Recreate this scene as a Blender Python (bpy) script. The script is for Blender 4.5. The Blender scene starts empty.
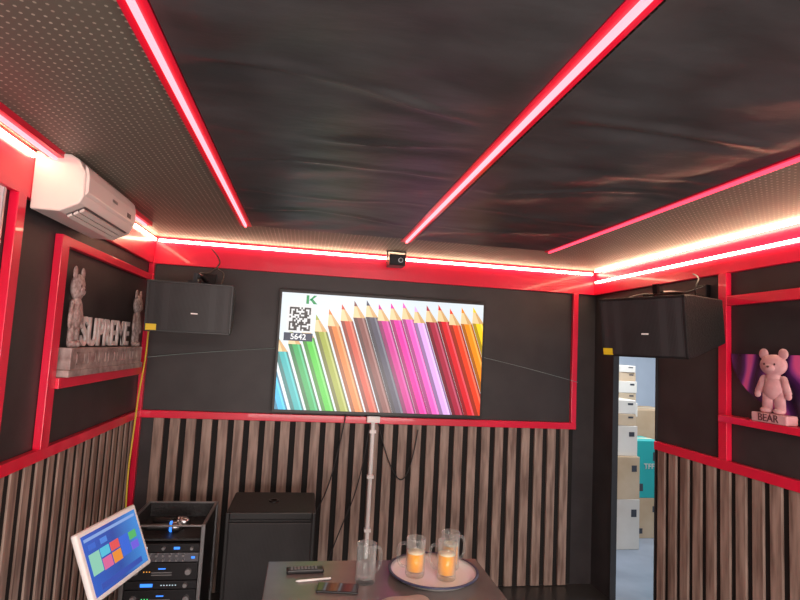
import bpy, bmesh, math, random
from mathutils import Vector, Matrix, noise, Euler
random.seed(4)
sc=bpy.context.scene
Z0=1.62
CEIL=0.657+Z0
XL,XR,YB,YF=-1.045,2.14,3.79,-1.4
# ---------------- materials ----------------
def mat(name,col,rough=0.6,metal=0.0,em=None,es=0.0,trans=0.0,coat=0.0,ior=1.45,spec=0.5):
    m=bpy.data.materials.new(name); m.use_nodes=True
    b=m.node_tree.nodes['Principled BSDF']
    b.inputs['Base Color'].default_value=(*col,1)
    b.inputs['Roughness'].default_value=rough
    b.inputs['Metallic'].default_value=metal
    b.inputs['IOR'].default_value=ior
    b.inputs['Transmission Weight'].default_value=trans
    b.inputs['Coat Weight'].default_value=coat
    b.inputs['Specular IOR Level'].default_value=spec
    if em: 
        b.inputs['Emission Color'].default_value=(*em,1); b.inputs['Emission Strength'].default_value=es
    return m
def nd(m,t,**k):
    n=m.node_tree.nodes.new(t)
    for a,v in k.items(): setattr(n,a,v)
    return n
def noisy(name,c1,c2,scale=(5,5,5),rough=0.6,bump=0.1,detail=6,coat=0.0,nscale=1.0,spec=0.5):
    m=mat(name,c1,rough,coat=coat,spec=spec); nt=m.node_tree; b=nt.nodes['Principled BSDF']
    tc=nd(m,'ShaderNodeTexCoord'); mp=nd(m,'ShaderNodeMapping'); mp.inputs['Scale'].default_value=scale
    nz=nd(m,'ShaderNodeTexNoise'); nz.inputs['Scale'].default_value=nscale; nz.inputs['Detail'].default_value=detail
    cr=nd(m,'ShaderNodeValToRGB'); cr.color_ramp.elements[0].color=(*c1,1); cr.color_ramp.elements[1].color=(*c2,1)
    cr.color_ramp.elements[0].position=.35; cr.color_ramp.elements[1].position=.65
    bp=nd(m,'ShaderNodeBump'); bp.inputs['Strength'].default_value=bump; bp.inputs['Distance'].default_value=.01
    l=nt.links.new
    l(tc.outputs['Object'],mp.inputs['Vector']); l(mp.outputs[0],nz.inputs['Vector']); l(nz.outputs['Fac'],cr.inputs[0])
    l(cr.outputs[0],b.inputs['Base Color']); l(nz.outputs['Fac'],bp.inputs['Height']); l(bp.outputs[0],b.inputs['Normal'])
    return m
def srgb(r,g,b):
    f=lambda c:(c/255/12.92 if c/255<=.04045 else ((c/255+.055)/1.055)**2.4)
    return (f(r),f(g),f(b))
M_wall=noisy('charcoal_wall',(.028,.024,.026),(.039,.034,.036),(6,6,6),.5,.15)
M_red=noisy('red_lacquer',(.72,.006,.040),(.82,.010,.058),(3,3,3),.32,.03,coat=.3)
M_slat=noisy('slat_wood',(.170,.112,.090),(.40,.295,.245),(14,14,1.6),.5,.2,nscale=2.2)
M_slatback=mat('slat_backing',(.008,.007,.007),.8)
M_black=mat('black_plastic',(.012,.012,.013),.4)
M_spk=noisy('speaker_paint',(.012,.012,.013),(.020,.020,.021),(120,120,120),.55,.4)
M_metalblk=mat('black_metal',(.02,.02,.022),.35,.8)
M_steel=mat('steel',(.5,.5,.52),.3,1.0)
M_white=mat('white_plastic',(.86,.85,.84),.35)
def thin_glass():
    m=bpy.data.materials.new('glass'); m.use_nodes=True; nt=m.node_tree; l=nt.links.new
    nt.nodes.remove(nt.nodes['Principled BSDF']); out=nt.nodes['Material Output']
    tr=nd(m,'ShaderNodeBsdfTransparent'); tr.inputs[0].default_value=(.95,.97,.97,1)
    gl=nd(m,'ShaderNodeBsdfGlossy'); gl.inputs['Roughness'].default_value=.06
    df=nd(m,'ShaderNodeBsdfDiffuse'); df.inputs[0].default_value=(.85,.88,.88,1)
    lw=nd(m,'ShaderNodeLayerWeight'); lw.inputs['Blend'].default_value=.40
    m1=nd(m,'ShaderNodeMixShader'); m1.inputs[0].default_value=.45
    l(gl.outputs[0],m1.inputs[1]); l(df.outputs[0],m1.inputs[2])
    mr=nd(m,'ShaderNodeMapRange'); mr.inputs[3].default_value=.02; mr.inputs[4].default_value=.62
    l(lw.outputs['Facing'],mr.inputs[0])
    m2=nd(m,'ShaderNodeMixShader'); l(mr.outputs[0],m2.inputs[0]); l(tr.outputs[0],m2.inputs[1]); l(m1.outputs[0],m2.inputs[2])
    l(m2.outputs[0],out.inputs[0]); return m
M_glass=thin_glass()
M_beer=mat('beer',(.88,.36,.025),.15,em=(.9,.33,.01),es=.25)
def emis(name,col,s):
    return mat(name,(0.02,0.02,0.02),.5,em=col,es=s)
M_led=emis('led_warm_white',(1,.72,.46),22)
M_ledpink=emis('led_pink',(1,.11,.13),6.0)
M_ledred=emis('led_red',(1,.05,.10),2.6)
# perforated ceiling
def perf(name,base,dot,scale,r):
    m=mat(name,base,.55); nt=m.node_tree;b=nt.nodes['Principled BSDF'];l=nt.links.new
    tc=nd(m,'ShaderNodeTexCoord')
    vm=nd(m,'ShaderNodeVectorMath',operation='SCALE'); vm.inputs['Scale'].default_value=scale
    l(tc.outputs['Object'],vm.inputs[0])
    fr=nd(m,'ShaderNodeVectorMath',operation='FRACTION'); l(vm.outputs[0],fr.inputs[0])
    sb=nd(m,'ShaderNodeVectorMath',operation='SUBTRACT'); sb.inputs[1].default_value=(.5,.5,0); l(fr.outputs[0],sb.inputs[0])
    mu=nd(m,'ShaderNodeVectorMath',operation='MULTIPLY'); mu.inputs[1].default_value=(1,1,0); l(sb.outputs[0],mu.inputs[0])
    ln=nd(m,'ShaderNodeVectorMath',operation='LENGTH'); l(mu.outputs[0],ln.inputs[0])
    lt=nd(m,'ShaderNodeMath',operation='LESS_THAN'); lt.inputs[1].default_value=r; l(ln.outputs['Value'],lt.inputs[0])
    nz=nd(m,'ShaderNodeTexNoise'); nz.inputs['Scale'].default_value=7; l(tc.outputs['Object'],nz.inputs['Vector'])
    mm=nd(m,'ShaderNodeMath',operation='MULTIPLY'); l(lt.outputs[0],mm.inputs[0]); l(nz.outputs['Fac'],mm.inputs[1])
    mx=nd(m,'ShaderNodeMix',data_type='RGBA'); mx.inputs[6].default_value=(*base,1); mx.inputs[7].default_value=(*dot,1)
    l(mm.outputs[0],mx.inputs[0]); l(mx.outputs[2],b.inputs['Base Color'])
    return m
M_perf=perf('perforated_panel',(.145,.140,.112),(.85,.82,.68),42,.15)
M_fabric=noisy('black_fabric',(.040,.040,.042),(.072,.072,.076),(2.2,5,3),.42,.6,nscale=1.4,spec=.55)
# ---------------- mesh helpers ----------------
def link(o,parent=None):
    sc.collection.objects.link(o)
    if parent: o.parent=parent
    return o
def G(name,loc=(0,0,0),rot=None,matrix=None):
    e=bpy.data.objects.new(name,None); e.empty_display_size=.1
    sc.collection.objects.link(e)
    if matrix is not None: e.matrix_world=matrix
    else:
        e.location=loc
        if rot: e.rotation_euler=rot
    return e
def fin(bm,name,m,parent=None,smooth=False,bevel=0,seg=2,loc=None,rot=None,sub=0):
    bmesh.ops.recalc_face_normals(bm,faces=bm.faces)
    me=bpy.data.meshes.new(name); bm.to_mesh(me); bm.free()
    ms=m if isinstance(m,(list,tuple)) else [m]
    for x in ms: me.materials.append(x)
    if smooth:
        for p in me.polygons: p.use_smooth=True
    o=bpy.data.objects.new(name,me); link(o,parent)
    if loc: o.location=loc
    if rot: o.rotation_euler=rot
    if bevel:
        b=o.modifiers.new('bev','BEVEL'); b.width=bevel; b.segments=seg; b.limit_method='ANGLE'
    if sub:
        s=o.modifiers.new('s','SUBSURF'); s.levels=sub; s.render_levels=sub
    return o
def abox(bm,x0,x1,y0,y1,z0,z1,mi=0):
    v=[bm.verts.new(p) for p in ((x0,y0,z0),(x1,y0,z0),(x1,y1,z0),(x0,y1,z0),(x0,y0,z1),(x1,y0,z1),(x1,y1,z1),(x0,y1,z1))]
    for f in ((0,3,2,1),(4,5,6,7),(0,1,5,4),(1,2,6,5),(2,3,7,6),(3,0,4,7)):
        bm.faces.new([v[i] for i in f]).material_index=mi
def box(name,x0,x1,y0,y1,z0,z1,m,parent=None,bevel=0,seg=2):
    bm=bmesh.new(); abox(bm,x0,x1,y0,y1,z0,z1); return fin(bm,name,m,parent,bevel=bevel,seg=seg)
def wbox(name,x0,x1,y0,y1,z0,z1,m,parent=None,bevel=0):  # z relative to eye-height datum
    return box(name,x0,x1,y0,y1,z0+Z0,z1+Z0,m,parent,bevel)
def lathe(name,prof,m,parent=None,loc=None,rot=None,n=40,smooth=True):
    bm=bmesh.new(); rings=[]
    for r,z in prof:
        if r<1e-6: rings.append([bm.verts.new((0,0,z))])
        else: rings.append([bm.verts.new((r*math.cos(2*math.pi*i/n),r*math.sin(2*math.pi*i/n),z)) for i in range(n)])
    for a,b in zip(rings,rings[1:]):
        for i in range(n):
            j=(i+1)%n
            q=[a[i%len(a)],a[j%len(a)],b[j%len(b)],b[i%len(b)]]
            u=[]; 
            for t in q:
                if t not in u: u.append(t)
            if len(u)>=3: bm.faces.new(u)
    return fin(bm,name,m,parent,smooth=smooth,loc=loc,rot=rot)
def cyl(name,r,h,m,parent=None,loc=None,rot=None,n=24,r2=None,bev=0):
    r2=r if r2 is None else r2
    o=lathe(name,[(0,0),(r,0),(r2,h),(0,h)],m,parent,loc,rot,n,smooth=False)
    if bev:
        b=o.modifiers.new('bev','BEVEL'); b.width=bev; b.segments=2; b.limit_method='ANGLE'
    return o
def tube(name,pts,r,m,parent=None,cyc=False):
    cu=bpy.data.curves.new(name,'CURVE'); cu.dimensions='3D'; cu.bevel_depth=r; cu.bevel_resolution=3; cu.use_fill_caps=True
    s=cu.splines.new('NURBS'); s.points.add(len(pts)-1)
    for p,q in zip(s.points,pts): p.co=(*q,1)
    s.use_endpoint_u=True; s.order_u=3; s.use_cyclic_u=cyc
    cu.materials.append(m)
    return link(bpy.data.objects.new(name,cu),parent)
def text(name,s,size,m,parent,loc,rot,ext=.002,align='CENTER',bold=0.0,sx=1,space=1.0):
    cu=bpy.data.curves.new(name,'FONT'); cu.body=s; cu.size=size; cu.extrude=ext; cu.align_x=align; cu.align_y='CENTER'; cu.offset=bold; cu.space_character=space
    cu.materials.append(m)
    o=bpy.data.objects.new(name,cu); o.location=loc; o.rotation_euler=rot; o.scale=(sx,1,1)
    return link(o,parent)
H=math.pi/2
# ---------------- room shell ----------------
M_floor=noisy('floor_tile',(.035,.032,.032),(.05,.047,.045),(2,2,2),.3,.02)
box('floor',XL-.1,XR+.03,YF-.1,YB+.1,-.08,0,M_floor)
box('ceiling',XL-.1,XR+.03,YF-.1,YB+.1,CEIL,CEIL+.08,M_perf)
box('wall_back',XL-.1,XR+.03,YB,YB+.1,0,CEIL,M_wall)
box('wall_left',XL-.1,XL,YF,YB,0,CEIL,M_wall)
box('wall_front',XL-.1,XR+.03,YF-.1,YF,0,CEIL,M_wall)
DY0,DY1,DZ=3.05,3.53,2.0
WT=.03
bm=bmesh.new()
abox(bm,XR,XR+WT,YF,DY0,0,CEIL); abox(bm,XR,XR+WT,DY1,YB,0,CEIL); abox(bm,XR,XR+WT,DY0,DY1,DZ,CEIL)
fin(bm,'wall_right',M_wall)
dc=G('door_1',(XR,3.29,0))
M_jamb=mat('door_jamb',(.03,.03,.032),.4)
bm=bmesh.new()
abox(bm,-.008,WT+.005,-.245,-.232,0,DZ); abox(bm,-.008,WT+.005,.232,.245,0,DZ); abox(bm,-.008,WT+.005,-.245,.245,DZ-.02,DZ+.01)
fin(bm,'jamb',M_jamb,dc)
# fabric ceiling sheets
def fabric(name,x0,x1,y0,y1):
    bm=bmesh.new(); nx,ny=44,260; V=[]
    for j in range(ny+1):
        row=[]
        y=y0+(y1-y0)*j/ny
        for i in range(nx+1):
            x=x0+(x1-x0)*i/nx
            e=min(x-x0,x1-x,y1-y,.10)/.10
            w=noise.noise(Vector((x*1.2,y*2.4+x*1.4,3+x0)))*.022+noise.noise(Vector((x*2.5,y*6+x*3,7)))*.007+noise.noise(Vector((x*8,y*3,2)))*.002
            fold=0
            for fy,sl in ((1.25,.16),(1.62,.02),(1.95,-.12),(2.30,.05),(2.62,.10)):
                d=y-(fy+sl*(x-x0)+.04*math.sin(x*5+fy*9)); k=max(0,.45+1.1*noise.noise(Vector((x*3,fy*3,0))))
                fold+=k*(-.014*math.exp(-(d/.018)**2)+.010*math.exp(-((d-.045)/.03)**2))
            row.append(bm.verts.new((x,y,min(CEIL-.002,CEIL-.024+e*(w+fold)*.9))))
        V.append(row)
    for j in range(ny):
        for i in range(nx): bm.faces.new((V[j][i],V[j][i+1],V[j+1][i+1],V[j+1][i]))
    return fin(bm,name,M_fabric,smooth=True)
fabric('ceiling_fabric',-.335,.515,YF+.02,3.06)
fabric('ceiling_fabric',.585,1.395,YF+.02,3.06)
def batten(x,y1,w,mled,lw,y0=YF+.02):
    g=G('led_ceiling_strip',(x,0,CEIL))
    bm=bmesh.new(); abox(bm,-w,-lw,y0,y1,-.022,0); abox(bm,lw,w,y0,y1,-.022,0); abox(bm,-w,w,y1,y1+.015,-.022,0); abox(bm,-lw,lw,y0,y1,-.014,0)
    fin(bm,'channel',M_red,g)
    box('led_tube',-lw*.8,lw*.8,y0+.03,y1-.01,-.032,-.014,mled,g)
batten(-.37,3.08,.030,M_ledpink,.007)
batten(.55,3.15,.031,M_ledpink,.0075)
batten(1.43,3.10,.018,M_ledred,.006)
batten(-.95,3.3,.028,M_ledpink,.007)
# bands (cornice)
T=.025
wbox('trim_1',XL+T,XR-T,YB-T,YB-.001,.475,.655,M_red,bevel=.003)
wbox('trim_2',XL+.001,XL+T,YF+.01,YB-.001,.475,.655,M_red,bevel=.003)
wbox('trim_3',XR-T,XR-.001,YF+.01,YB-.001,.475,.655,M_red,bevel=.003)
# rails
wbox('trim_4',XL+.03,1.985,YB-.032,YB-.001,-.522,-.475,M_red,bevel=.003)
wbox('trim_5',XL+.001,XL+.03,YF+.01,YB-.001,-.522,-.475,M_red,bevel=.003)
wbox('trim_6',XR-.03,XR-.001,YF+.01,3.035,-.525,-.475,M_red,bevel=.003)
# posts
wbox('trim_7',1.945,1.985,YB-.03,YB-.001,-.475,.475,M_red,bevel=.002)
wbox('trim_8',XL+.001,XL+.035,YB-.033,YB-.001,-1.61,.475,M_red,bevel=.002)
wbox('trim_9',XL+.001,XL+.032,2.42,2.49,-.475,.40,M_red,bevel=.002)
wbox('trim_10',XL+.001,XL+.032,2.05,2.105,-.475,.475,M_red,bevel=.002)
wbox('trim_11',XL+.001,XL+.030,2.49,YB-.034,.36,.40,M_red,bevel=.002)
wbox('trim_12',XL+.001,XL+.045,2.49,YB-.034,-.24,-.195,M_red,bevel=.002)
wbox('trim_13',XR-.032,XR-.001,2.455,2.51,-.475,.475,M_red,bevel=.002)
wbox('trim_14',XR-.030,XR-.001,1.2,2.455,.305,.355,M_red,bevel=.002)
wbox('trim_15',XR-.080,XR-.001,1.2,2.455,-.280,-.248,M_red,bevel=.002)
# cornice LEDs
def led(name,x0,x1,y0,y1,z0,z1,m=M_led): return wbox(name,x0,x1,y0,y1,z0,z1,m)
led('led_strip_back',XL+.05,XR-.05,YB-T-.012,YB-T-.001,.622,.638)
led('led_strip_left',XL+T+.001,XL+T+.012,2.76,YB-.05,.622,.638)
led('led_strip_left',XL+T+.001,XL+T+.012,YF+.1,2.12,.622,.638)
led('led_strip_right',XR-T-.012,XR-T-.001,YF+.1,YB-.05,.56,.574)
led('led_strip_cornice',XR-.06,XR-.045,YF+.1,YB-.08,.638,.652)
# slats
def slats(name,a0,a1,fn,z0,z1,pitch=.1,w=.062,dep=.026):
    bm=bmesh.new(); n=int((a1-a0)/pitch)
    for i in range(n+1):
        a=a0+i*pitch
        if a+w>a1+.001: break
        x0,x1,y0,y1=fn(a,a+w,.006,dep); abox(bm,x0,x1,y0,y1,z0+Z0,z1+Z0,0)
    x0,x1,y0,y1=fn(a0,a1,.001,.006); abox(bm,x0,x1,y0,y1,z0+Z0,z1+Z0,1)
    return fin(bm,name,[M_slat,M_slatback],bevel=.002)
slats('slat_panel_back',-.93,1.975,lambda a,b,d,e:(a,b,YB-e,YB-d),-1.615,-.522)
slats('slat_panel_left',YF+.05,3.74,lambda a,b,d,e:(XL+d,XL+e,a,b),-1.615,-.522,w=.055,dep=.015)
slats('slat_panel_right',YF+.05,3.03,lambda a,b,d,e:(XR-e,XR-d,a,b),-1.615,-.525,w=.062,dep=.02)
# ---------------- adjoining room ----------------
M_w2=noisy('storeroom_wall',(.55,.60,.66),(.62,.67,.73),(2,2,2),.7,.02)
M_f2=noisy('storeroom_floor',(.22,.25,.29),(.30,.33,.38),(3,3,3),.3,.02)
XS=XR+WT
box('floor_storeroom',XS,5.0,1.6,6.6,-.08,0,M_f2)
box('ceiling_storeroom',XS,5.0,1.6,6.6,2.5,2.58,M_w2)
box('wall_storeroom_back',XS,5.0,6.5,6.6,0,2.5,M_w2)
box('wall_storeroom_right',5.0,5.1,1.6,6.6,0,2.5,M_w2)
box('wall_storeroom_left',XS-.1,XS,YB+.1,6.6,0,2.5,M_w2)
box('wall_storeroom_front',XS,5.0,1.5,1.6,0,2.5,M_w2)
M_card=noisy('cardboard',(.50,.34,.20),(.60,.44,.29),(3,3,3),.7,.05)
M_cardw=noisy('white_carton',(.62,.53,.44),(.76,.69,.60),(2,2,2),.5,.05)
M_tape=mat('packing_tape',(.75,.66,.45),.3)
M_teal=mat('teal_carton',(.02,.36,.34),.45)
M_ink=mat('print_ink',(.05,.05,.06),.5)
def carton(x,y,z,w,d,h,m=M_card,rot=0,label=None):
    g=G('cardboard_carton',(x,y,z),(0,0,rot))
    box('body',-w/2,w/2,-d/2,d/2,0,h,m,g,bevel=.004)
    box('tape',-w/2-.001,w/2+.001,-.025,.025,h*.75,h+.0015,M_tape,g)
    bm=bmesh.new(); abox(bm,-w/2+.03,-w/2+.10,-d/2-.0015,-d/2,h*.12,h*.25); abox(bm,w/2-.08,w/2-.03,-d/2-.0015,-d/2,h*.65,h*.8)
    fin(bm,'print',M_ink,g)
    if label: text('label',label,.07,M_cardw,g,(0.02,-d/2-.003,h*.55),(H,0,0))
    return g
carton(2.78,4.6,0,.34,.34,.42,M_cardw); carton(2.78,4.6,.421,.33,.34,.36,M_card,.04)
carton(2.78,4.62,.783,.34,.3,.26,M_cardw,-.05)
carton(2.78,4.62,1.045,.30,.3,.10,M_card,.05)
carton(2.79,4.62,1.147,.30,.28,.12,M_cardw,-.03)
carton(3.16,5.4,0,.34,.4,.62,M_cardw); carton(3.16,5.4,.621,.34,.4,.42,M_card)
carton(3.22,5.4,1.042,.44,.36,.14,M_cardw); carton(3.20,5.4,1.183,.44,.36,.1,M_card,.03); carton(3.22,5.4,1.284,.42,.36,.12,M_cardw);carton(3.21,5.4,1.405,.42,.34,.09,M_card,.06);carton(3.22,5.4,1.496,.40,.34,.07,M_cardw,-.04)
carton(3.20,4.85,.0,.28,.3,.36,M_card)
carton(3.20,4.85,.361,.28,.3,.52,M_teal,0,'TFF')
carton(3.75,5.6,0,.5,.5,.6,M_cardw); carton(3.75,5.6,.601,.5,.5,.5,M_card)
# ---------------- TV ----------------
tv=G('television',(0.527,YB-.082,Z0-.05))
TW,TH=1.436,.812
box('cabinet',-TW/2,TW/2,0,.045,-TH/2,TH/2,M_black,tv,bevel=.004)
box('rear_housing',-.45,.45,.045,.06,-.32,.15,M_black,tv,bevel=.01)
box('wall_mount',-.2,.2,.06,.0815,-.15,.15,M_metalblk,tv)
SW,SH=TW-.030,TH-.036
scr={}
def smat(c,s=1.0):
    k=(c,s)
    if k not in scr: scr[k]=mat('screen_%d_%d_%d'%c,(.01,.01,.01),.25,em=srgb(*c),es=s)
    return scr[k]
def clip(poly):
    for ax,v,sg in ((0,0,1),(0,1,-1),(1,0,1),(1,1,-1)):
        out=[]
        for i in range(len(poly)):
            a=poly[i];b=poly[(i+1)%len(poly)]
            ia=(a[ax]-v)*sg>=0; ib=(b[ax]-v)*sg>=0
            if ia: out.append(a)
            if ia!=ib:
                t=(v-a[ax])/(b[ax]-a[ax]); out.append((a[0]+t*(b[0]-a[0]),a[1]+t*(b[1]-a[1])))
        poly=out
        if not poly: return []
    return poly
class Flat:
    def __init__(s): s.bm=bmesh.new(); s.ms=[]
    def add(s,poly,m,d):
        poly=clip(poly)
        if len(poly)<3: return
        if m not in s.ms: s.ms.append(m)
        vs=[s.bm.verts.new(((u-.5)*SW,-d,(v-.5)*SH)) for u,v in poly]
        s.bm.faces.new(vs).material_index=s.ms.index(m)
F=Flat()
F.add([(0,0),(1,0),(1,1),(0,1)],smat((225,235,242),1.1),.001)
cols=[(0,100,200),(0,140,225),(0,175,225),(0,165,165),(0,160,80),(60,190,45),(150,160,50),(225,120,45),(200,70,45),(120,60,55),(60,60,80),(200,25,135),(240,25,155),(245,85,185),(220,165,235),(165,20,55),(215,20,35),(235,60,25),(255,140,15),(255,205,25),(255,225,60),(250,230,90)]
px=.0600
ES=1.25
for i,c in enumerate(cols):
    ut=-.225+i*px
    tip=ut+px*.5
    vt=.50+.46*min(1,max(0,(tip+.1))/.42)**.75 if tip<.32 else .965+.015*math.sin(i*2.1)
    lean=.19
    def P(u,v): return (ut+px*.5+(u*px)*(1+.03*(1-v))+(vt-v)*lean, v)
    d=.002+.00004*i
    vb=-.05; vs=vt-.15; vl=vt-.05
    dk=tuple(int(x*.66) for x in c); lt=tuple(min(255,int(x*.8+60)) for x in c)
    for a,b,cc in ((-.5,-.2,dk),(-.2,.2,c),(.2,.36,lt),(.36,.5,dk)):
        F.add([P(a,vb),P(b,vb),P(b,vs),P(a,vs)],smat(cc,ES),d)
    F.add([P(-.5,vs),P(.5,vs),P(.15,vl),P(-.15,vl)],smat((235,200,150),ES),d)
    F.add([P(.1,vs),P(.5,vs),P(.15,vl),P(.03,vl)],smat((205,160,105),ES),d+.00001)
    F.add([P(-.15,vl),P(.15,vl),P(0,vt)],smat(c,ES),d)
D=.0045
F.add([(.03,.66),(.15,.66),(.15,.89),(.03,.89)],smat((240,240,240)),D)
random.seed(9)
for i in range(13):
    for j in range(13):
        fi=(i<4 or i>8) and (j<4 or j>8) and not (i>8 and j<4)
        on=random.random()<.5
        if fi:
            a=i if i<4 else 12-i; b=j if j<4 else 12-j
            on=(a in(0,) or b==0 or (a in(2,3) and b in (2,3))) if not(a==3 and b<3) else True
        if on:
            u=.04+i*.0077; v=.675+j*.0155
            F.add([(u,v),(u+.0077,v),(u+.0077,v+.0155),(u,v+.0155)],smat((20,25,30)),D+.0003)
F.add([(.02,.585),(.155,.585),(.155,.655),(.02,.655)],smat((25,45,75)),D)
gk=smat((0,150,80))
F.add([(.115,.91),(.128,.91),(.128,.985),(.115,.985)],gk,D)
F.add([(.128,.94),(.15,.985),(.165,.985),(.138,.94)],gk,D); F.add([(.130,.955),(.145,.955),(.168,.91),(.15,.91)],gk,D)
o=fin(F.bm,'screen_picture',F.ms,tv)
text('screen_code','5642',.052,smat((255,255,255)),tv,((.0875-.5)*SW,-.0056,(.62-.5)*SH),(H,0,0),ext=.0001,bold=.001)
bm=bmesh.new()
abox(bm,-TW/2,TW/2,-.005,.0,-TH/2,-SH/2);abox(bm,-TW/2,TW/2,-.005,.0,SH/2,TH/2);abox(bm,-TW/2,-SW/2,-.005,.0,-SH/2,SH/2);abox(bm,SW/2,TW/2,-.005,.0,-SH/2,SH/2)
fin(bm,'bezel',M_black,tv,bevel=.001)
# conduit below TV
cd=G('cable_conduit',(.487,YB-.055,0))
cyl('pipe',.014,1.12-.22,M_white,cd,(0,0,.22),n=20)
box('junction_box',-.045,.045,-.02,.02,1.110,1.155,M_white,cd,bevel=.005)
for z in (.4,.75,1.05): box('clip_%d'%int(z*100),-.022,.022,-.017,.025,z-.01,z+.01,M_white,cd)
# ---------------- speakers ----------------
M_grille=perf('speaker_grille',(.030,.030,.033),(.0,.0,.0),150,.33)
M_yel=mat('yellow_sticker',(.75,.55,.02),.5)
def speaker(matrix,w=.46,h=.285,hb=.20,d=.31):
    g=G('wall_speaker',matrix=matrix)
    bm=bmesh.new()
    def pr(y,hh,ww): return [bm.verts.new(p) for p in ((-ww/2,y,-hh/2),(ww/2,y,-hh/2),(ww/2,y,hh/2),(-ww/2,y,hh/2))]
    a=pr(0,h,w);b=pr(.05,h,w);c=pr(d,hb,w-.02)
    bm.faces.new(a);bm.faces.new(c)
    for p,q in ((a,b),(b,c)):
        for i in range(4): bm.faces.new((p[i],p[(i+1)%4],q[(i+1)%4],q[i]))
    fin(bm,'cabinet',M_spk,g,bevel=.008,seg=3)
    bm=bmesh.new(); N=16; vv=[]
    for i in range(N+1):
        x=-w/2+.012+(w-.024)*i/N; y=-.004-.014*(1-(2*i/N-1)**2)
        vv.append((bm.verts.new((x,y,-h/2+.012)),bm.verts.new((x,y,h/2-.012)),bm.verts.new((x,.002,-h/2+.012)),bm.verts.new((x,.002,h/2-.012))))
    for p,q in zip(vv,vv[1:]):
        bm.faces.new((p[0],q[0],q[1],p[1])); bm.faces.new((p[2],q[2],q[0],p[0])); bm.faces.new((p[1],q[1],q[3],p[3]))
    fin(bm,'grille',M_grille,g)
    bm=bmesh.new()
    for s in (-1,1): abox(bm,s*(w/2-.006)-.006,s*(w/2-.006)+.006,-.006,.004,-h/2,h/2)
    abox(bm,-w/2,w/2,-.006,.004,h/2-.012,h/2); abox(bm,-w/2,w/2,-.006,.004,-h/2,-h/2+.012)
    fin(bm,'baffle_rim',M_black,g,bevel=.002)
    box('badge',-.018+.03,.018+.03,-.0215,-.0185,-.035,-.028,M_white,g)
    box('sticker',-w/2+.010,-w/2+.065,-.0105,-.006,-h/2+.008,-h/2+.042,M_yel,g)
    bm=bmesh.new(); abox(bm,-.03,.03,.08,.22,h/2-.02,h/2+.012); abox(bm,-.012,.012,.14,.165,h/2+.01,h/2+.06)
    fin(bm,'top_bracket',M_metalblk,g)
    return g
m=Matrix.Translation((-.655,3.2,Z0+.168))@Euler((math.radians(4),0,math.radians(3)),'XYZ').to_matrix().to_4x4()
s1=speaker(m)
xa=Vector((.40,-.917,0)).normalized(); ya=Vector((.917,.40,0)).normalized()
R=Matrix(((xa.x,ya.x,0),(xa.y,ya.y,0),(0,0,1))).to_4x4()
m=Matrix.Translation((1.635,2.46,Z0+.167))@R@Matrix.Rotation(math.radians(8),4,'X')
s2=speaker(m,d=.365,hb=.22,h=.30)
def arm(pts,plate,pl):
    g=G('speaker_wall_bracket')
    tube('arm',pts,.012,M_metalblk,g)
    box('wall_plate',*plate,M_metalblk,g,bevel=.003)
    for k,p in enumerate(pl): tube('cable_%d'%k,p,.004,M_black,g)
arm([(-.65,3.35,Z0+.368),(-.65,3.45,Z0+.38),(-.66,3.6,Z0+.37),(-.66,3.77,Z0+.36)],(-.70,-.62,3.765,3.789,Z0+.30,Z0+.43),
  [[(-.60,3.5,Z0+.2),(-.52,3.65,Z0+.42),(-.62,3.7,Z0+.46),(-.58,3.74,Z0+.52),(-.66,3.75,Z0+.6)],[(-.66,3.5,Z0+.3),(-.72,3.6,Z0+.42),(-.64,3.7,Z0+.42),(-.6,3.755,Z0+.5)]])
arm([(1.80,2.53,Z0+.355),(1.90,2.58,Z0+.37),(2.0,2.62,Z0+.37),(2.13,2.64,Z0+.36)],(2.11,2.139,2.60,2.68,Z0+.29,Z0+.43),
  [[(1.9,2.5,Z0+.2),(2.05,2.6,Z0+.34),(2.0,2.55,Z0+.40),(2.08,2.6,Z0+.47),(2.11,2.7,Z0+.5)],[(1.7,2.7,Z0+.33),(1.85,2.8,Z0+.39),(2.0,2.7,Z0+.36),(2.11,2.62,Z0+.42)]])
# ---------------- air conditioner ----------------
ac=G('air_conditioner',(XL+.0255,2.14,Z0+.548))
L=.58
prof=[(.0,.107),(.12,.107),(.150,.09),(.176,.04),(.178,-.045),(.165,-.075),(.10,-.110),(.0,-.110)]
def extr(name,prof,y0,y1,m,parent,bevel=0):
    bm=bmesh.new(); a=[bm.verts.new((x,y0,z)) for x,z in prof]; b=[bm.verts.new((x,y1,z)) for x,z in prof]
    bm.faces.new(a);bm.faces.new(b)
    for i in range(len(prof)):
        j=(i+1)%len(prof); bm.faces.new((a[i],a[j],b[j],b[i]))
    return fin(bm,name,m,parent,bevel=bevel)
M_ac=mat('ac_plastic',(.80,.72,.68),.3)
M_acd=mat('ac_vent_dark',(.10,.09,.09),.5)
extr('body',prof,0,L,M_ac,ac,bevel=.006)
extr('front_panel',[(.168,.075),(.180,.062),(.188,.03),(.188,-.03),(.178,-.043)],.01,L-.01,M_ac,ac,bevel=.002)
extr('vent_recess',[(.1655,-.0765),(.1685,-.0775),(.108,-.1115),(.102,-.1105)],.05,L-.05,M_acd,ac)
for k in range(3):
    x=.160-k*.02; z=-.083-k*.0105
    extr('louvre_%d'%k,[(x,z),(x+.004,z-.008),(x-.012,z-.016),(x-.014,z-.009)],.055,L-.055,M_ac,ac)
box('display',.1882,.1892,L-.13,L-.08,-.02,.0,M_acd,ac)
box('brand_plate',.1882,.1892,L/2-.03,L/2+.03,.0,.012,M_steel,ac)
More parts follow.
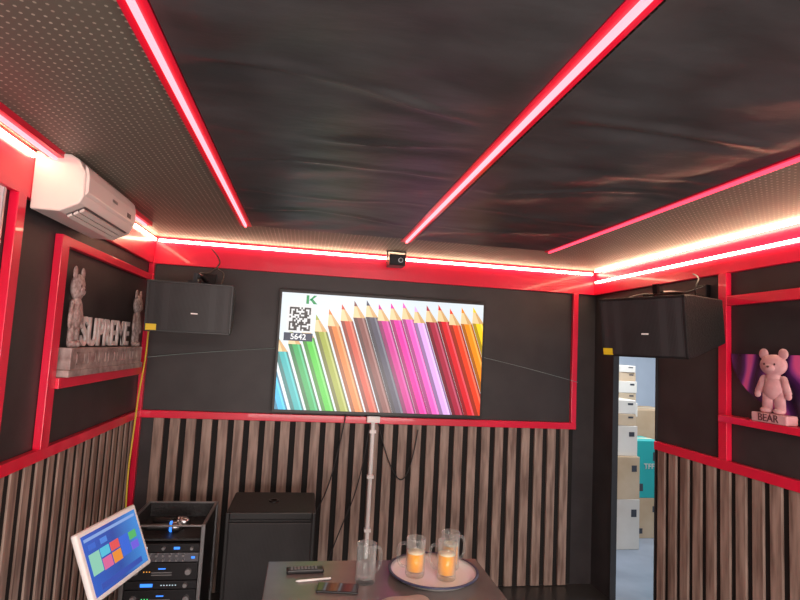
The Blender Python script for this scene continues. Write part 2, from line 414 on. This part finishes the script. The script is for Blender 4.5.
# ---------------- laser light at ceiling ----------------
lg=G('laser_light',(.57,3.62,Z0+.60))
box('housing',-.055,.055,-.06,.08,-.045,.03,M_metalblk,lg,bevel=.006)
cyl('lens',.012,.012,M_black,lg,(0.02,-.06,-.01),(H,0,0)); cyl('lens_ring',.016,.006,M_steel,lg,(0.02,-.06,-.01),(H,0,0))
bm=bmesh.new(); abox(bm,-.066,-.060,-.01,.02,-.01,.056); abox(bm,.060,.066,-.01,.02,-.01,.056); abox(bm,-.066,.066,-.01,.02,.05,.056)
fin(bm,'yoke',M_metalblk,lg)
tube('cable',[(.0,.08,0),(.03,.12,.02),(.0,.16,.03),(-.05,.145,.0)],.004,M_black,lg)
# ---------------- bears and sign ----------------
def ell(bm,c,r,seg=20,mi=0):
    mt=Matrix.Translation(c)@Matrix.Diagonal((*r,1))
    bmesh.ops.create_uvsphere(bm,u_segments=seg,v_segments=14,radius=1,matrix=mt)
def capsule(bm,a,b,r1,r2):
    a=Vector(a);b=Vector(b);d=b-a
    q=d.to_track_quat('Z','Y').to_matrix().to_4x4()
    bmesh.ops.create_cone(bm,cap_ends=True,segments=18,radius1=r1,radius2=r2,depth=d.length,matrix=Matrix.Translation((a+b)/2)@q)
    ell(bm,a,(r1,)*3); ell(bm,b,(r2,)*3)
def bear(parent,loc,h,m,rz,flat=1.0,M_face=None,wide=1.0):
    g=bpy.data.objects.new('bear_figure',None); link(g,parent)
    g.location=loc; g.rotation_euler=(0,0,rz); g.scale=(h*wide,h*flat,h)
    bm=bmesh.new()
    ell(bm,(0,0,.735),(.205,.16,.165))
    ell(bm,(-.15,0,.905),(.075,.045,.085)); ell(bm,(.15,0,.905),(.075,.045,.085))
    ell(bm,(0,-.145,.69),(.085,.06,.055))
    capsule(bm,(0,0,.53),(0,0,.36),.12,.155)
    for s in (-1,1):
        capsule(bm,(s*.15,0,.52),(s*.225,-.03,.33),.06,.055)
        ell(bm,(s*.235,-.04,.28),(.05,.05,.055))
        capsule(bm,(s*.085,0,.30),(s*.10,0,.07),.085,.08)
        ell(bm,(s*.10,-.045,.045),(.085,.12,.045))
    fin(bm,'figure',m,g,smooth=True)
    bm=bmesh.new()
    ell(bm,(0,-.205,.71),(.022,.012,.016)); ell(bm,(-.08,-.152,.75),(.015,.012,.018)); ell(bm,(.08,-.152,.75),(.015,.012,.018))
    fin(bm,'face_features',M_face or m,g,smooth=True)
    return g
M_stone=noisy('stone_print',(.24,.17,.16),(.48,.38,.36),(20,20,20),.5,.15)
M_letter=noisy('letter_face',(.58,.50,.48),(.80,.74,.72),(20,20,20),.5,.1)
M_pinkb=noisy('pink_bear_resin',(.66,.34,.37),(.74,.44,.46),(10,10,10),.35,.02)
M_bface=mat('bear_face_dark',(.10,.03,.04),.4)
sg=G('supreme_letter_sign',(XL,2.54,Z0-.194))
box('base_plinth',.004,.062,0,1.02,0,.125,M_stone,sg,bevel=.004)
box('base_step',.004,.066,-.02,1.04,0,.03,M_stone,sg,bevel=.003)
bm=bmesh.new()
for i in range(7):
    y=.06+i*.13; abox(bm,.062,.064,y,y+.09,.05,.056); abox(bm,.062,.064,y,y+.09,.1,.106); abox(bm,.062,.064,y,y+.006,.05,.106); abox(bm,.062,.064,y+.084,y+.09,.05,.106)
fin(bm,'plinth_relief',M_stone,sg)
text('lettering','SUPREME',.185,M_letter,sg,(.030,.50,.192),(H,0,H),ext=.005,bold=.004,sx=.87,space=1.05)
bear(sg,(.036,.065,.126),.36,M_stone,H,.42,M_bface,.74)
bear(sg,(.036,.945,.126),.34,M_stone,H,.42,M_bface,.78)
# right bear with plinth
pb=G('bear_figurine',(XR-.048,2.155,Z0-.247))
box('plinth',-.030,.030,-.095,.095,.0,.042,M_pinkb,pb,bevel=.005)
bear(pb,(0,0,.042),.295,M_pinkb,-H,.5,M_bface,1.18)
text('lettering','BEAR',.048,M_bface,pb,(-.032,0,.021),(H,0,-H),ext=.001)
pc=G('mirror_panel',(XR-.012,1.97,Z0+.06))  # lower half of a round mirror; reflected light painted as faintly glowing streaks
def reflmat():
    m=mat('painted_reflection',(.1,.02,.1),.25); nt=m.node_tree;l=nt.links.new;b=nt.nodes['Principled BSDF']
    tc=nd(m,'ShaderNodeTexCoord'); w=nd(m,'ShaderNodeTexWave'); w.inputs['Scale'].default_value=2.2; w.inputs['Distortion'].default_value=6; w.bands_direction='Y'
    cr=nd(m,'ShaderNodeValToRGB'); e=cr.color_ramp.elements; e[0].color=(.014,.006,.018,1); e[1].color=(.60,.08,.24,1); e[1].position=.95
    x=e.new(.45); x.color=(.06,.014,.085,1); x=e.new(.7); x.color=(.24,.04,.22,1)
    l(tc.outputs['Object'],w.inputs['Vector']); l(w.outputs['Fac'],cr.inputs[0]); l(cr.outputs[0],b.inputs['Base Color']); l(cr.outputs[0],b.inputs['Emission Color']); b.inputs['Emission Strength'].default_value=.15
    return m
bm=bmesh.new(); pts=[(.475*math.cos(-t*math.pi/24),.285*math.sin(-t*math.pi/24)) for t in range(25)]
a=[bm.verts.new((0,y,z)) for y,z in pts]; b=[bm.verts.new((.01,y,z)) for y,z in pts]
bm.faces.new(a);bm.faces.new(b)
for i in range(len(pts)):
    j=(i+1)%len(pts); bm.faces.new((a[i],a[j],b[j],b[i]))
fin(bm,'panel',reflmat(),pc)
# left poster
po=G('wall_poster',(XL+.004,1.72,Z0+.41))
def postermat():
    m=mat('poster_print',(.7,.65,.8),.35); nt=m.node_tree;l=nt.links.new;b=nt.nodes['Principled BSDF']
    tc=nd(m,'ShaderNodeTexCoord'); w=nd(m,'ShaderNodeTexVoronoi'); w.inputs['Scale'].default_value=22
    cr=nd(m,'ShaderNodeValToRGB'); e=cr.color_ramp.elements; e[0].color=(.15,.12,.45,1); e[1].color=(.85,.83,.9,1); e[1].position=.45
    l(tc.outputs['Object'],w.inputs['Vector']); l(w.outputs['Distance'],cr.inputs[0]); l(cr.outputs[0],b.inputs['Base Color'])
    return m
box('print',0,.004,-.28,.28,-.13,.10,postermat(),po)
bm=bmesh.new(); abox(bm,-.003,.008,-.29,-.28,-.14,.11);abox(bm,-.003,.008,.28,.29,-.14,.11);abox(bm,-.003,.008,-.28,.28,-.14,-.13);abox(bm,-.003,.008,-.28,.28,.10,.11)
fin(bm,'frame',M_steel,po)
# ---------------- subwoofer ----------------
sw=G('subwoofer',(-.12,3.05,0))
W,Hs,Dp=.47,.715,.42
box('cabinet',-W/2,W/2,.012,Dp,.06,Hs,M_spk,sw,bevel=.012,seg=3)
box('grille',-W/2+.018,W/2-.018,-.004,.014,.12,Hs-.05,M_grille,sw,bevel=.006)
bm=bmesh.new()
abox(bm,-W/2,-W/2+.02,-.002,.012,.06,Hs);abox(bm,W/2-.02,W/2,-.002,.012,.06,Hs);abox(bm,-W/2+.02,W/2-.02,-.002,.012,Hs-.035,Hs);abox(bm,-W/2+.02,W/2-.02,-.002,.012,.06,.10)
fin(bm,'front_rim',M_black,sw,bevel=.004)
lathe('pole_socket',[(0,.0),(.018,.0),(.018,.006),(.03,.006),(.03,0)],M_metalblk,sw,(0,.22,Hs))
for i,(x,y) in enumerate(((-.17,.07),(.17,.07),(-.17,.36),(.17,.36))):
    cyl('caster_%d'%i,.029,.03,M_black,sw,(x-.015,y,.03),(0,H,0)); box('caster_fork_%d'%i,x-.022,x+.022,y-.012,y+.012,.045,.06,M_metalblk,sw)
for s in (-1,1): box('handle_%d'%(s+1),s*W/2-.003,s*W/2+.003,.14,.30,.48,.56,M_black,sw,bevel=.004)
# ---------------- equipment rack ----------------
rk=G('equipment_rack',(-.655,3.08,0))
RW,RH,RD=.19,.640,.42
M_case=noisy('rack_case',(.014,.014,.015),(.024,.024,.026),(80,80,80),.5,.3)
bm=bmesh.new()
abox(bm,-RW,-RW+.012,0,RD,.06,RH); abox(bm,RW-.012,RW,0,RD,.06,RH); abox(bm,-RW,RW,0,RD,.05,.07); abox(bm,-RW+.012,RW-.012,RD-.01,RD,.07,RH); abox(bm,-RW+.012,RW-.012,.03,RD-.01,RH-.085,RH-.075)
fin(bm,'case',M_case,rk)
bm=bmesh.new()
for sx in (-1,1):
    for y in (-.008,RD-.004):
        x=sx*RW; abox(bm,x-.010,x+.010,y,y+.014,.05,RH+.006)
    abox(bm,sx*RW-.008,sx*RW+.008,0,RD,RH-.004,RH+.008)
abox(bm,-RW,RW,RD-.006,RD+.008,RH-.004,RH+.008)
abox(bm,-RW,RW,-.008,.004,RH-.004,RH+.006)
fin(bm,'edge_extrusion',mat('aluminium_edge',(.30,.30,.31),.3,.9),rk,bevel=.002)
for i,(x,y) in enumerate(((-.16,.05),(.16,.05),(-.16,.36),(.16,.36))):
    cyl('caster_%d'%i,.026,.03,M_black,rk,(x-.015,y,.026),(0,H,0))
Mb=emis('blue_indicator',(.04,.25,1),1.6); Mw=emis('white_indicator',(.7,.9,1),1.0); Mg=emis('green_indicator',(.1,1,.3),1.0); Mo=emis('amber_indicator',(1,.4,.05),1.0)
M_face=mat('rack_face',(.03,.03,.033),.35,.6); M_faces=mat('rack_face_silver',(.16,.16,.18),.35,.8); M_knob=mat('knob',(.35,.35,.36),.3,.6)
def unit(i,z0,z1,face,kind):
    box('unit_%d'%i,-RW+.014,RW-.014,.002,.36,z0+.002,z1-.002,face,rk,bevel=.002)
    bm=bmesh.new(); bl=bmesh.new(); bw=bmesh.new()
    zc=(z0+z1)/2
    def dial(x,z,r):
        bmesh.ops.create_cone(bm,cap_ends=True,segments=16,radius1=r,radius2=r*.85,depth=.014,matrix=Matrix.Translation((x,-.005,z))@Matrix.Rotation(H,4,'X'))
    if kind=='mixer':
        for k in range(8): dial(-.13+k*.033,zc+.012,.007)
        for k in range(8): dial(-.13+k*.033,zc-.012,.005)
        abox(bl,.14,.158,-.001,.001,zc-.005,zc+.005)
    elif kind=='amp':
        dial(-.13,zc,.017); dial(.13,zc,.017)
        abox(bl,-.018,.018,-.001,.001,zc+.012,zc+.017)
        for k in range(3): abox(bw,-.09+k*.014,-.085+k*.014,-.001,.001,zc-.003,zc+.002)
        abox(bm,-.05,.05,-.003,.002,zc-.006,zc-.002); abox(bm,-.05,.05,-.003,.002,zc-.018,zc-.014)
    elif kind=='proc':
        abox(bl,-.10,-.04,-.001,.001,zc-.008,zc+.008)
        dial(.12,zc,.012)
        for k in range(6): abox(bw,.0+k*.014,.005+k*.014,-.001,.001,zc-.002,zc+.002)
    elif kind=='wifi':
        abox(bw,-.11,-.08,-.001,.001,zc-.006,zc+.006); abox(bl,.05,.08,-.001,.001,zc-.006,zc+.006); dial(0,zc,.009); dial(.14,zc,.009)
    fin(bm,'knobs_%d'%i,M_knob,rk); fin(bl,'display_%d'%i,Mb,rk); fin(bw,'leds_%d'%i,[Mw,Mg,Mo][i%3],rk)
for i,(a,b,fm,k) in enumerate(((.505,.55,M_face,'wifi'),(.455,.505,M_faces,'mixer'),(.365,.455,M_face,'amp'),(.32,.365,M_face,'proc'),(.23,.32,M_face,'amp'),(.19,.23,M_face,'wifi'),(.12,.19,M_face,'amp'),(.075,.12,M_face,'proc'))):
    unit(i,a,b,fm,k)
def mic(x,y,z,rz,ring):
    g=G('wireless_microphone',(x,y,z),(0,0,rz))
    R=(0,H,0)
    lathe('handle',[(0,0),(.015,0),(.017,.02),(.018,.08),(.021,.13),(.0,.13)],M_black,g,(0,0,0),R)
    lathe('head',[(.0,.13),(.024,.131),(.028,.15),(.026,.175),(.015,.192),(0,.196)],M_steel,g,(0,0,0),R)
    lathe('ring',[(.0245,.128),(.0285,.132),(.0285,.140),(.0245,.143)],ring,g,(0,0,0),R)
mic(-.79,3.20,RH-.075+.0295,.1,Mb); mic(-.77,3.31,RH-.075+.0295,-.08,M_steel)
# ---------------- touchscreen ----------------
h=Vector((.22,.975,0)).normalized(); up=Vector((-.37,.08,.92)); up=(up-h*up.dot(h)).normalized(); nn=h.cross(up)
R=Matrix(((h.x,-nn.x,up.x),(h.y,-nn.y,up.y),(h.z,-nn.z,up.z))).to_4x4()
ts=G('touchscreen_monitor',matrix=Matrix.Translation((-.659,2.3,Z0-.82))@R)
tw,th=.39,.25
box('frame',-tw/2,tw/2,0,.022,-th/2,th/2,M_white,ts,bevel=.008,seg=3)
box('rear_pod',-.09,.09,.022,.055,-.09,.07,M_white,ts,bevel=.01)
def uigrad():
    m=mat('ui_background',(.01,.01,.01),.2); nt=m.node_tree;l=nt.links.new;b=nt.nodes['Principled BSDF']
    tc=nd(m,'ShaderNodeTexCoord'); sp=nd(m,'ShaderNodeSeparateXYZ'); mr=nd(m,'ShaderNodeMapRange'); mr.inputs[1].default_value=-.2; mr.inputs[2].default_value=.2
    cr=nd(m,'ShaderNodeValToRGB'); e=cr.color_ramp.elements; e[0].color=(.03,.12,.55,1); e[1].color=(.06,.30,.75,1); x=e.new(.5); x.color=(.03,.08,.36,1)
    l(tc.outputs['Object'],sp.inputs[0]); l(sp.outputs[0],mr.inputs[0]); l(mr.outputs[0],cr.inputs[0]); l(cr.outputs[0],b.inputs['Emission Color']); b.inputs['Emission Strength'].default_value=1.0
    return m
box('display',-tw/2+.020,tw/2-.020,-.0012,.001,-th/2+.018,th/2-.018,uigrad(),ts)
tiles=[(-.13,.0,.06,.075,(150,215,190)),(-.067,.022,.055,.032,(90,200,230)),(-.067,-.020,.055,.040,(230,110,160)),(-.005,.022,.055,.032,(240,90,90)),(-.005,-.020,.055,.040,(245,150,60)),(.057,.0,.055,.075,(60,110,225)),(.118,.02,.05,.03,(90,190,110)),(.118,-.02,.05,.03,(120,100,230)),(-.13,.060,.04,.02,(60,110,210)),(-.06,.060,.04,.02,(80,140,230))]
for i,(x,z,w,hh,c) in enumerate(tiles):
    box('tile_%d'%i,x-w/2,x+w/2,-.0022,-.0012,z-hh/2,z+hh/2,smat(c,.9),ts)
box('status_bar',-tw/2+.03,tw/2-.03,-.0022,-.0012,.083,.094,smat((150,185,245),.8),ts)
box('dock',-tw/2+.06,tw/2-.06,-.0022,-.0012,-.095,-.075,smat((60,90,190),.8),ts)
st=G('monitor_floor_stand',(-.72,2.315,0))
cyl('base',.17,.015,M_white,st,(0,0,0),n=40,bev=.004)
cyl('column',.02,.73,M_white,st,(0,0,.015))
tube('head_arm',[(0,0,.73),(0,0,.76),(.01,-.003,.775)],.016,M_white,st)
# ---------------- table ----------------
tb=G('coffee_table',(.34,1.78,0))
M_tab=noisy('table_dark_top',(.14,.122,.12),(.18,.162,.155),(4,4,4),.2,.03)
TZ=.75
box('top',-.43,.43,-.52,.52,TZ-.035,TZ,M_tab,tb,bevel=.004)
bm=bmesh.new()
for x in (-.39,.35):
    for y in (-.48,.44): abox(bm,x,x+.04,y,y+.04,0,TZ-.035)
abox(bm,-.38,.38,-.47,-.45,TZ-.1,TZ-.035);abox(bm,-.38,.38,.45,.47,TZ-.1,TZ-.035);abox(bm,-.38,-.36,-.45,.45,TZ-.1,TZ-.035);abox(bm,.36,.38,-.45,.45,TZ-.1,TZ-.035)
fin(bm,'frame_legs',M_metalblk,tb)
ty=G('serving_tray',(.545,2.135,TZ))
M_tray=mat('tray_enamel',(.85,.85,.84),.2)
lathe('dish',[(0,.001),(.13,.001),(.15,.006),(.168,.022),(.172,.023),(.170,.026),(.150,.011),(.13,.006),(0,.006)],M_tray,ty,n=64)
lathe('rim',[(.165,.0215),(.175,.0225),(.175,.027),(.165,.0265)],mat('tray_rim',(.05,.06,.12),.3),ty,n=64)
lathe('base_ring',[(.120,0),(.130,0),(.130,.001),(.120,.001)],M_tray,ty)
M_foam=mat('foam',(.9,.80,.55),.7)
def mug(x,y,z,ha,fill):
    g=G('beer_mug',(x,y,z),(0,0,ha))
    R,Hh=.036,.140
    prof=[(0,0),(R*.92,0),(R,.006),(R*.98,.03),(R*.98,.10),(R*1.04,Hh),(R*1.0,Hh+.001),(R*.92,Hh-.004),(R*.90,.10),(R*.90,.022),(R*.8,.016),(0,.016)]
    bm=bmesh.new(); n=40; rings=[]
    for k,(r,zz) in enumerate(prof):
        if r<1e-6: rings.append([bm.verts.new((0,0,zz))]); continue
        ring=[]
        for i in range(n):
            a=2*math.pi*i/n; rr=r*(1+(.03*math.cos(a*10) if k in(2,3,4) else 0))
            ring.append(bm.verts.new((rr*math.cos(a),rr*math.sin(a),zz)))
        rings.append(ring)
    for a,b in zip(rings,rings[1:]):
        for i in range(n):
            j=(i+1)%n; u=[]
            for t in (a[i%len(a)],a[j%len(a)],b[j%len(b)],b[i%len(b)]):
                if t not in u: u.append(t)
            if len(u)>=3: bm.faces.new(u)
    fin(bm,'glass_body',M_glass,g,smooth=True)
    tube('handle',[(R*.9,0,.115),(R*1.5,0,.120),(R*1.9,0,.10),(R*1.9,0,.06),(R*1.6,0,.030),(R*.9,0,.03)],.0055,M_glass,g)
    if fill: 
        r=R*.89; lathe('beer',[(0,.0175),(r,.0225),(r,fill),(0,fill)],M_beer,g)
        lathe('foam',[(0,fill+.0005),(r,fill+.0005),(r,fill+.005),(0,fill+.006)],M_foam,g)
mug(.275,2.09,TZ,.5,0)
mug(.470,2.125,TZ+.0065,2.9,.085); mug(.585,2.09,TZ+.0065,2.6,.09); mug(.625,2.19,TZ+.0065,.3,.09)
rm=G('remote_control',(.055,2.19,TZ),(0,0,.06))
box('body',-.07,.07,-.02,.02,0,.016,M_black,rm,bevel=.005)
bm=bmesh.new()
for i in range(8):
    for j in range(3): abox(bm,-.055+i*.013,-.047+i*.013,-.012+j*.009,-.006+j*.009,.016,.0175)
fin(bm,'buttons',mat('button_grey',(.2,.2,.22),.5),rm)
ph=G('smartphone',(.17,2.035,TZ),(0,0,-.15))
box('body',-.075,.075,-.036,.036,0,.008,M_black,ph,bevel=.004,seg=3); box('screen',-.071,.071,-.033,.033,.008,.0084,mat('phone_glass',(.05,.05,.06),.05),ph)
pn=G('ballpoint_pen',(.02,2.10,TZ+.004),(0,H,.15)); lathe('barrel',[(0,0),(.002,.002),(.004,.012),(.004,.13),(0,.132)],M_white,pn,n=16)
tp=G('tissue_pack',(.39,1.865,TZ),(0,0,.1))
bm=bmesh.new(); V=[];NX,NY=20,12
for j in range(NY+1):
    row=[]
    for i in range(NX+1):
        u=i/NX*2-1;v=j/NY*2-1
        z=.035*max(0,(1-u**4))**.5*max(0,(1-v**4))**.5
        z*=1+.15*noise.noise(Vector((u*2,v*2,1)))
        row.append(bm.verts.new((u*.095,v*.05,z+.001)))
    V.append(row)
for j in range(NY):
    for i in range(NX): bm.faces.new((V[j][i],V[j][i+1],V[j+1][i+1],V[j+1][i]))
fin(bm,'pouch',mat('tissue_wrap',(.42,.34,.30),.5),tp,smooth=True)
# ---------------- cables ----------------
M_ycord=mat('yellow_cord',(.65,.50,.05),.5)
tube('yellow_power_cord',[(XL+.05,3.70,Z0+.2),(XL+.06,3.68,Z0-.1),(XL+.055,3.6,Z0-.35),(XL+.06,3.55,Z0-.6),(XL+.06,3.5,Z0-.85),(XL+.09,3.45,Z0-1.1)],.005,M_ycord)
M_teal2=mat('signal_wire',(.20,.27,.27),.4)
tube('signal_wire',[(XL+.03,3.74,Z0-.14),(-.7,YB-.02,Z0-.09),(-.2,YB-.02,Z0-.04)],.002,M_teal2)
tube('signal_wire',[(1.25,YB-.02,Z0-.03),(1.6,YB-.02,Z0-.09),(1.99,YB-.035,Z0-.18)],.002,M_teal2)
for k,pts in enumerate(([( .52,3.74,Z0-.5),(.6,3.73,Z0-.8),(.75,3.73,Z0-.95),(.8,3.73,Z0-.55)],[(.3,3.74,Z0-.46),(.25,3.72,Z0-.8),(.15,3.7,Z0-1.1),(.0,3.7,Z0-1.3)],[(.46,3.72,Z0-.55),(.42,3.7,Z0-.9),(.3,3.69,Z0-1.2),(.2,3.69,Z0-1.5)])):
    tube('tv_cable',pts,.004,M_black)
# ---------------- lights ----------------
def area(name,loc,rot,sx,sy,p,col):
    l=bpy.data.lights.new(name,'AREA'); l.shape='RECTANGLE'; l.size=sx; l.size_y=sy; l.energy=p; l.color=col
    o=bpy.data.objects.new(name,l); o.location=loc; o.rotation_euler=rot; sc.collection.objects.link(o)
area('overhead_fill_light',(.5,-.5,CEIL-.06),(math.radians(25),0,0),1.8,.8,85,(1,.87,.80))  # added fill under the ceiling behind the camera, no fitting there
area('front_fill_light',(.5,YF+.05,1.15),(H+math.radians(10),0,0),2.6,1.4,150,(1,.88,.82))  # added fill behind the camera, brightens the ceiling and the room evenly
area('storeroom_light',(3.4,4.2,2.45),(0,0,0),1.5,2.5,75,(.86,.92,1))
w=bpy.data.worlds.new('World'); sc.world=w; w.use_nodes=True; w.node_tree.nodes['Background'].inputs[0].default_value=(.5,.55,.6,1); w.node_tree.nodes['Background'].inputs[1].default_value=.3
# ---------------- camera ----------------
yaw,pit,rol=0.16683963937838056, 0.08916054065308744, 0.05143761894806909
f=Vector((math.sin(yaw)*math.cos(pit),math.cos(yaw)*math.cos(pit),math.sin(pit)))
r=Vector((math.cos(yaw),-math.sin(yaw),0));u=r.cross(f)
r2=math.cos(rol)*r+math.sin(rol)*u; u2=-math.sin(rol)*r+math.cos(rol)*u
cam=bpy.data.cameras.new('camera'); co=bpy.data.objects.new('camera',cam); sc.collection.objects.link(co)
cam.sensor_width=36; cam.lens=543.67/800*36; cam.clip_start=.02
co.matrix_world=Matrix(((r2.x,u2.x,-f.x,0),(r2.y,u2.y,-f.y,0),(r2.z,u2.z,-f.z,Z0),(0,0,0,1)))
sc.camera=co
try:
    sc.view_settings.view_transform='Standard'; sc.view_settings.look='None'
except Exception: pass
